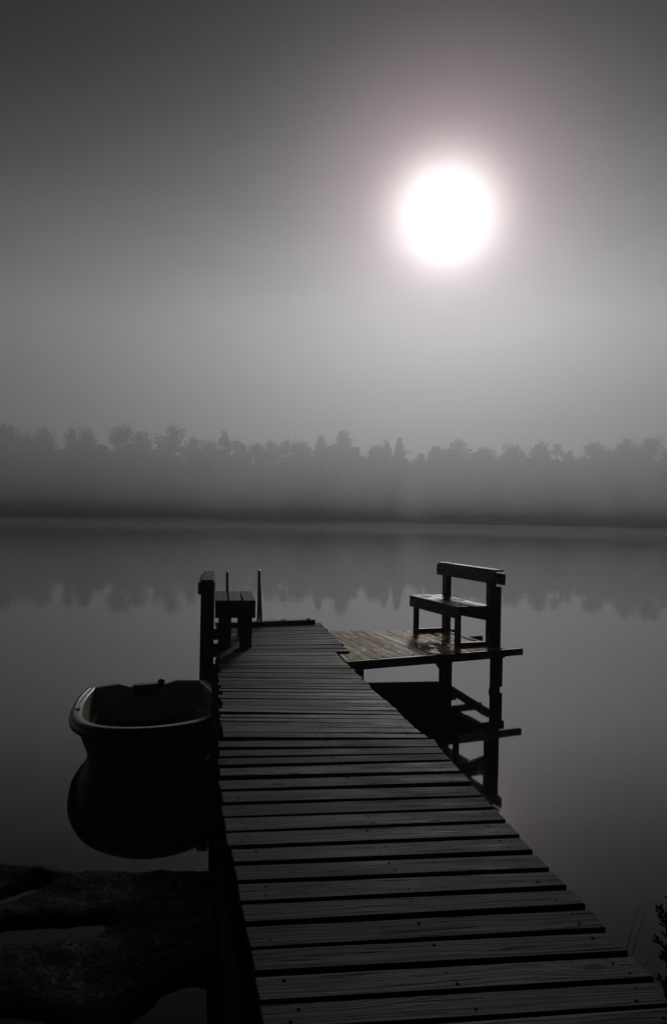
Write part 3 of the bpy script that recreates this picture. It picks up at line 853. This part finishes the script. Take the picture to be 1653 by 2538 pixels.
ch.tube(ring, 0.008, 6, closed=True)
tag(ch.build('mooring_chain', M_IRON, smooth=True), 'rusty chain slung from the jetty edge to the dinghy', 'chain')

# ------------------------------------------------------------------ grass stalks and shrub at the near right
def blade(p0, p1, bend, r0, lab):
    gr = MB()
    pts, rs = [], []
    for i in range(11):
        t = i / 10
        p_ = Vector(p0).lerp(Vector(p1), t) + Vector(bend) * (4 * t * (1 - t))
        pts.append(p_); rs.append(r0 * (1 - 0.85 * t))
    gr.tube(pts, rs, 5)
    tag(gr.build('grass_stalk', M_REED, smooth=True), lab, 'grass', 'grass stalks beside the jetty')
gy = 2.78
blade(at_depth(1518, 2500, gy), at_depth(1596, 2220, gy + 0.05), (-0.012, 0, 0.0), 0.0022, 'taller bent grass stalk rising at the right edge of the jetty')
blade(at_depth(1520, 2500, gy), at_depth(1602, 2240, gy + 0.02), (0.004, 0, 0), 0.0022, 'straighter grass stalk leaning right beside the taller bent one')
blade(at_depth(1585, 2392, 2.6), at_depth(1611, 2372, 2.6), (0.003, 0, -0.006), 0.0018, 'short hooked stalk low over the water beside the jetty boards')

shr = thing('shrub', 'leafy dark shrub twigs at the lower right beside the jetty', 'shrub', at_depth(1720, 2700, 2.15))
stem, leaf = MB(), MB()
def leaf_at(p, d, up, ln, wd):
    d = d.normalized(); s = d.cross(up).normalized(); n_ = s.cross(d)
    m1, m2 = p + d * ln * 0.45, p + d * ln * 0.75
    leaf.face([p, m1 + s * wd / 2 + n_ * wd * 0.12, m2 + s * wd * 0.42 + n_ * wd * .1, p + d * ln, m2 - n_ * 0, m1], [(0, 0)] * 6)
    leaf.face([p, m1, m2, p + d * ln, m2 - s * wd * 0.42 + n_ * wd * .1, m1 - s * wd / 2 + n_ * wd * 0.12], [(0, 0)] * 6)
rs_ = random.Random(3)
def twig(pts, n, ln):
    pts = [Vector(p) for p in pts]
    fine = []
    for i in range(len(pts) - 1):
        for j in range(5): fine.append(pts[i].lerp(pts[i + 1], j / 5))
    fine.append(pts[-1])
    stem.tube(fine, [0.0032 * (1 - 0.6 * i / len(fine)) for i in range(len(fine))], 6)
    for i in range(n):
        t = (i + rs_.random() * .5) / n
        q = min(len(fine) - 2, int((0.25 + 0.75 * t) * (len(fine) - 1)))
        ax = (fine[q + 1] - fine[q]).normalized()
        a = i * 2.4 + rs_.random()
        side = ax.orthogonal().normalized(); side = Matrix.Rotation(a, 3, ax) @ side
        leaf_at(fine[q], ax * (0.75 + 0.5 * t) + side * 0.75, side.cross(ax) + Vector((0, 0, .3)), ln * rs_.uniform(0.75, 1.15), ln * 0.27)
Dp = 2.15
T = lambda x, y, dd=0.0: at_depth(x, y, Dp + dd)
twig([T(1700, 2620), T(1668, 2440), T(1650, 2300), T(1632, 2246)], 46, 0.026)
twig([T(1712, 2640, .1), T(1690, 2420, .1), T(1662, 2290, .08), T(1658, 2225, .06)], 46, 0.026)
twig([T(1690, 2520, -.05), T(1660, 2370, -.05), T(1634, 2335, -.05), T(1624, 2328, -.05)], 30, 0.022)
twig([T(1700, 2620, -.1), T(1670, 2440, -.1), T(1648, 2375, -.1), T(1640, 2368, -.1)], 22, 0.022)
twig([T(1690, 2640, -.2), T(1665, 2520, -.2), T(1652, 2452, -.2), T(1646, 2432, -.2)], 24, 0.022)
twig([T(1712, 2650, -.1), T(1678, 2540, -.1), T(1640, 2436, -.1), T(1627, 2418, -.1)], 8, 0.02)
stem.build('stem', M_STEM, shr, smooth=True)
leaf.build('foliage', M_LEAF, shr)

# ------------------------------------------------------------------ far shore trees
def crown_mesh(name, kind, seed, mat):
    """unit tree crown: height 1, radius about 0.3; leaf clumps spread through the volume"""
    rg = random.Random(seed)
    k = MB()
    lobes = []
    if kind == 'round':
        for i in range(40):
            h = rg.uniform(0.06, 0.92)
            rad = 0.27 * math.sin(math.pi * (0.22 + 0.72 * h)) ** 0.9
            a = rg.uniform(0, 6.283); r_ = rad * math.sqrt(rg.random()) * 0.85
            lobes.append((Vector((r_ * math.cos(a), r_ * math.sin(a), h)), rg.uniform(0.06, 0.12)))
        lobes.append((Vector((0, 0, 0.93)), 0.065))
    elif kind == 'slim':
        for i in range(34):
            h = rg.uniform(0.06, 0.92)
            rad = 0.16 * (1 - h * 0.72)
            a = rg.uniform(0, 6.283); r_ = rad * math.sqrt(rg.random())
            lobes.append((Vector((r_ * math.cos(a), r_ * math.sin(a), h)), rg.uniform(0.04, 0.09) * (1.15 - h * .5)))
        lobes += [(Vector((0, 0, 0.955)), 0.038), (Vector((0.01, 0, 0.90)), 0.05)]
    else:                                                     # spruce: tiers of drooping branches
        for i in range(42):
            h = 0.05 + 0.93 * i / 41
            rad = 0.17 * (1 - h) ** 0.85 + 0.008
            for j in range(4):
                a = rg.uniform(0, 6.283); r_ = rad * rg.uniform(0.3, 1.0)
                lobes.append((Vector((r_ * math.cos(a), r_ * math.sin(a), h - 0.12 * r_)), 0.022 + 0.035 * (1 - h)))
    per = 110 if kind != 'spruce' else 20
    for c, r_ in lobes:
        for _ in range(int(per * (r_ / 0.09 if kind != 'spruce' else 1))):
            v = Vector((rg.gauss(0, 1), rg.gauss(0, 1), rg.gauss(0, 1)))
            v = v.normalized() * r_ * rg.random() ** 0.6
            if rg.random() < 0.24: v *= rg.uniform(1.1, 1.75)
            p_ = c + v
            s = rg.uniform(0.008, 0.021)
            n_ = Vector((rg.gauss(0, 1), rg.gauss(0, 1), rg.gauss(0, 1))).normalized()
            a = n_.orthogonal().normalized(); b = n_.cross(a)
            w = rg.uniform(0.5, 0.9)
            k.face([p_ - a * s, p_ - b * s * w, p_ + a * s, p_ + b * s * w], [(0, 0)] * 4)
    o_ = k.build(name, mat)
    me_ = o_.data
    bpy.data.objects.remove(o_)
    return me_
def trunk_mesh(seed):
    rg = random.Random(seed)
    k = MB()
    k.tube([(0, 0, -0.03), (0.004, 0, 0.3), (-0.004, 0.004, 0.6), (0, 0, 0.88)], [0.014, 0.011, 0.008, 0.003], 7)
    for i in range(9):
        h = rg.uniform(0.25, 0.8); a = rg.uniform(0, 6.28); l_ = 0.17 * (1.05 - h)
        k.tube([(0, 0, h), (l_ * .6 * math.cos(a), l_ * .6 * math.sin(a), h + .05), (l_ * 1.2 * math.cos(a), l_ * 1.2 * math.sin(a), h + 0.1)], [0.005, 0.0035, 0.001], 5)
    o_ = k.build('trunk', M_BARK, smooth=True); me_ = o_.data; bpy.data.objects.remove(o_)
    return me_
CROWNS = {'round': [crown_mesh('crown', 'round', s, M_CROWN) for s in (11, 12, 13, 14, 15)],
          'slim': [crown_mesh('crown', 'slim', s, M_CROWN) for s in (21, 22, 23)],
          'spruce': [crown_mesh('crown', 'spruce', s, M_CROWN2) for s in (31, 32, 33)]}
TRUNKS = [trunk_mesh(s) for s in (1, 2, 3)]
rt = random.Random(5)
def tree(kind, x, y, top, width, label, group, idx):
    """a tree of the far shore whose crown stands at x with its top at height top"""
    base = 0.2 + 0.05 * max(0, y - SHORE_Y)
    h = top - base
    name = {'round': 'birch_tree', 'slim': 'alder_tree', 'spruce': 'spruce_tree'}[kind]
    o_ = bpy.data.objects.new(name, None); COL.objects.link(o_)
    o_.location = (x, y, base); o_.rotation_euler = (0, 0, rt.uniform(0, 6.28))
    tag(o_, label, 'tree', group)
    nat = {'round': 0.54, 'slim': 0.32, 'spruce': 0.34}[kind]
    wd = width / (nat * h)
    c = bpy.data.objects.new('crown', CROWNS[kind][idx % len(CROWNS[kind])]); COL.objects.link(c); c.parent = o_
    c.scale = (h * wd, h * wd, h)
    t = bpy.data.objects.new('trunk', TRUNKS[idx % 3]); COL.objects.link(t); t.parent = o_
    t.scale = (h, h, h)
    return o_
# (pixel x of the crown, pixel y of its top, crown width in pixels, kind, label); photograph pixels
SKY = [
 (20, 1051, 100, 'round', 'broad hazy tree at the far left end of the treeline'),
 (72, 1078, 40, 'slim', 'small hazy tree tucked between the two leftmost big crowns'),
 (110, 1057, 62, 'round', 'upright rounded tree, second big crown from the left'),
 (184, 1060, 46, 'round', 'left half of the twin-headed tree pair on the far shore'),
 (217, 1063, 56, 'round', 'right half of the twin-headed tree pair on the far shore'),
 (303, 1056, 62, 'round', 'ragged tall tree just right of the gap left of centre'),
 (348, 1066, 72, 'round', 'wide pale tree between the ragged tree and the big pointed crown'),
 (427, 1054, 74, 'round', 'big crown with a knobbed top, tallest left of the jetty post'),
 (487, 1083, 60, 'round', 'flat-topped tree beside the big knobbed crown'),
 (527, 1093, 66, 'round', 'low dark round tree in front of the narrow spire'),
 (557, 1066, 40, 'slim', 'narrow pointed spire above the ladder rails'),
 (602, 1098, 40, 'slim', 'short hazy tree right of the narrow spire'),
 (670, 1093, 62, 'round', 'low wide tree left of the treeline centre'),
 (710, 1087, 42, 'slim', 'small pointed tree left of the treeline centre'),
 (752, 1093, 58, 'round', 'low round tree just left of the treeline centre'),
 (797, 1076, 42, 'slim', 'medium tree leaning against the tallest central crown'),
 (850, 1064, 54, 'round', 'tallest crown at the centre of the treeline'),
 (884, 1105, 40, 'slim', 'short hazy tree right of the tallest central crown'),
 (931, 1103, 58, 'round', 'low rounded tree right of the centre'),
 (958, 1090, 36, 'slim', 'slender tree beside the small pointed spruce right of centre'),
 (989, 1087, 44, 'spruce', 'pointed spruce right of the centre'),
 (1078, 1102, 50, 'round', 'low soft-edged tree below the sun'),
 (1138, 1087, 66, 'round', 'open crown with ragged top under the sun'),
 (1204, 1108, 58, 'round', 'low dome-shaped tree right of the ragged crown'),
 (1276, 1103, 74, 'round', 'dark domed tree above the platform bench'),
 (1333, 1097, 54, 'round', 'square-topped tree right of the platform bench'),
 (1382, 1100, 52, 'slim', 'pointed tree right of the square-topped one'),
 (1410, 1114, 40, 'slim', 'short tree in the dip left of the big rounded crown'),
 (1470, 1095, 70, 'round', 'big rounded crown with lacy edges near the right end'),
 (1556, 1087, 68, 'round', 'left one of the two merged broad crowns at the right end'),
 (1606, 1086, 66, 'round', 'right one of the two merged broad crowns at the right end'),
 (1652, 1106, 50, 'round', 'hazy tree cut by the right edge of the view'),
]
for i, (px, py, wpx, kind, lab) in enumerate(SKY):
    yy = SHORE_Y + 16 + (i * 7 % 5) * 3.5
    p_ = at_depth(px, py, yy)
    tree(kind, p_.x, yy, p_.z, wpx * 1.62 * yy / F, lab, 'tall trees of the far shore skyline', i)
# rows that fill the wood: faint ones behind, lower ones stepping down to the shore
for i in range(220):
    px = -300 + 2260 * ((i * 63) % 220 + rt.uniform(0.2, 0.8)) / 220
    row = i % 5
    yy = SHORE_Y + (rt.uniform(40, 60), rt.uniform(18, 34), rt.uniform(14, 26), rt.uniform(8, 16), rt.uniform(3, 8))[row]
    base = at_depth(px, 1288 + (px - 826) * 0.0178, yy)
    kind = rt.choice(['round', 'slim', 'slim', 'spruce'])
    gz = 0.2 + 0.05 * (yy - SHORE_Y)
    h = (rt.uniform(17, 20.5), rt.uniform(14.5, 18.2), rt.uniform(13.5, 16.5), rt.uniform(9, 13), rt.uniform(6, 10))[row]
    if row == 0: tree(kind, base.x, yy, h + gz, h * rt.uniform(0.45, 0.7), 'faint tree showing dimly in the fog behind the tall row of the far shore', 'faint trees behind the tall row', i)
    else: tree(kind, base.x, yy, h + gz, h * rt.uniform(0.45, 0.8), 'lower tree sunk in the dark mass of the far shore wood', 'lower trees in the dark mass of the far wood', i)
# bushes along the waterline: one mass
k = MB()
for i in range(420):
    x = rt.uniform(-120, 120); yy = SHORE_Y + rt.uniform(0.5, 4.0); r_ = rt.uniform(0.8, 1.9)
    for _ in range(60):
        v = Vector((rt.gauss(0, 1), rt.gauss(0, 1), rt.gauss(0, 1))).normalized() * r_ * rt.random() ** .4
        p_ = Vector((x, yy, r_ * 0.8)) + v
        if p_.z < 0.05: p_.z = 0.05
        s = rt.uniform(0.12, 0.3)
        n_ = Vector((rt.gauss(0, 1), rt.gauss(0, 1), rt.gauss(0, 1))).normalized(); a = n_.orthogonal().normalized(); b = n_.cross(a)
        k.face([p_ - a * s, p_ - b * s * .7, p_ + a * s, p_ + b * s * .7], [(0, 0)] * 4)
tag(k.build('undergrowth', M_UNDER), 'dark undergrowth along the far waterline below the trees', 'undergrowth', kind='stuff')

# ------------------------------------------------------------------ morning fog
k = MB()
x0, x1, y0, y1, z0, z1 = -300, 300, -26, 450, -2.0, 36.0
def box(k, x0, x1, y0, y1, z0, z1):
    c = [Vector((x, y, z)) for z in (z0, z1) for y in (y0, y1) for x in (x0, x1)]
    for f in ((0, 2, 3, 1), (4, 5, 7, 6), (0, 1, 5, 4), (2, 6, 7, 3), (0, 4, 6, 2), (1, 3, 7, 5)):
        k.face([c[i] for i in f], [(0, 0)] * 4)
box(k, x0, x1, y0, y1, z0, z1)
def air(name, density, color=(0.905, 0.92, 0.925), g=0.7):
    m_ = bpy.data.materials.new(name); m_.use_nodes = True
    t = m_.node_tree
    for n in list(t.nodes): t.nodes.remove(n)
    om = t.nodes.new('ShaderNodeOutputMaterial'); pv = t.nodes.new('ShaderNodeVolumePrincipled')
    pv.inputs['Color'].default_value = (*color, 1)
    pv.inputs['Density'].default_value = density
    pv.inputs['Anisotropy'].default_value = g
    t.links.new(pv.outputs[0], om.inputs['Volume'])
    return m_
tag(k.build('haze', air('fog', 0.0019), weld=True), 'pale morning fog over the whole lake', 'fog', kind='stuff')
# the fog bank hanging over the lake, its underside lifting toward the near shore
k = MB()
yb = SHORE_Y - 0.5
sec = [(-20, 17.6), (40, 10.6), (yb, 0.5), (yb, 32.6), (132, 31.6), (108, 29.2), (88, 26.2), (70, 22.6), (50, 18.6), (36, 16.6), (20, 16.0), (0, 16.4), (-20, 17.75)]
L_ = [Vector((-230, y, z)) for y, z in sec]; R_ = [Vector((230, y, z)) for y, z in sec]
ns_ = len(sec)
k.face(L_, [(0, 0)] * ns_); k.face(R_[::-1], [(0, 0)] * ns_)
for i in range(ns_):
    j = (i + 1) % ns_
    k.face([L_[j], L_[i], R_[i], R_[j]], [(0, 0)] * 4)
tag(k.build('fog_bank', air('bank_of_fog', 0.0115, (0.955, 0.968, 0.968)), weld=True), 'thick fog bank hanging over the far side of the lake', 'fog', kind='stuff')
# thin mist lying on the water off the far shore
k = MB()
nx, ny = 46, 14
mx = [-225 + 450 * i / nx for i in range(nx + 1)]; my = [60 + (SHORE_Y - 2.5 - 60) * j / ny for j in range(ny + 1)]
def mz(i, j):
    e = min(1, j / 9, (ny - j) / 2)
    return 0.10 + e * (0.40 + 0.55 * max(0, noise.noise(Vector((mx[i] * 0.045, my[j] * 0.03, 8)))+0.3))
for i in range(nx):
    for j in range(ny):
        q = [(i, j), (i + 1, j), (i + 1, j + 1), (i, j + 1)]
        k.face([Vector((mx[a], my[b], mz(a, b))) for a, b in q], [(0, 0)] * 4)
        k.face([Vector((mx[a], my[b], 0.04)) for a, b in q[::-1]], [(0, 0)] * 4)
for i in range(nx):
    for j, fl in ((0, 0), (ny, 1)):
        f = [Vector((mx[i], my[j], 0.04)), Vector((mx[i + 1], my[j], 0.04)), Vector((mx[i + 1], my[j], mz(i + 1, j))), Vector((mx[i], my[j], mz(i, j)))]
        k.face(f[::-1] if fl else f, [(0, 0)] * 4)
for j in range(ny):
    for i, fl in ((0, 1), (nx, 0)):
        f = [Vector((mx[i], my[j], 0.04)), Vector((mx[i], my[j + 1], 0.04)), Vector((mx[i], my[j + 1], mz(i, j + 1))), Vector((mx[i], my[j], mz(i, j)))]
        k.face(f[::-1] if fl else f, [(0, 0)] * 4)
tag(k.build('mist', air('water_mist', 0.0055), weld=True), 'thin pale mist lying on the water off the far shore', 'mist', kind='stuff')
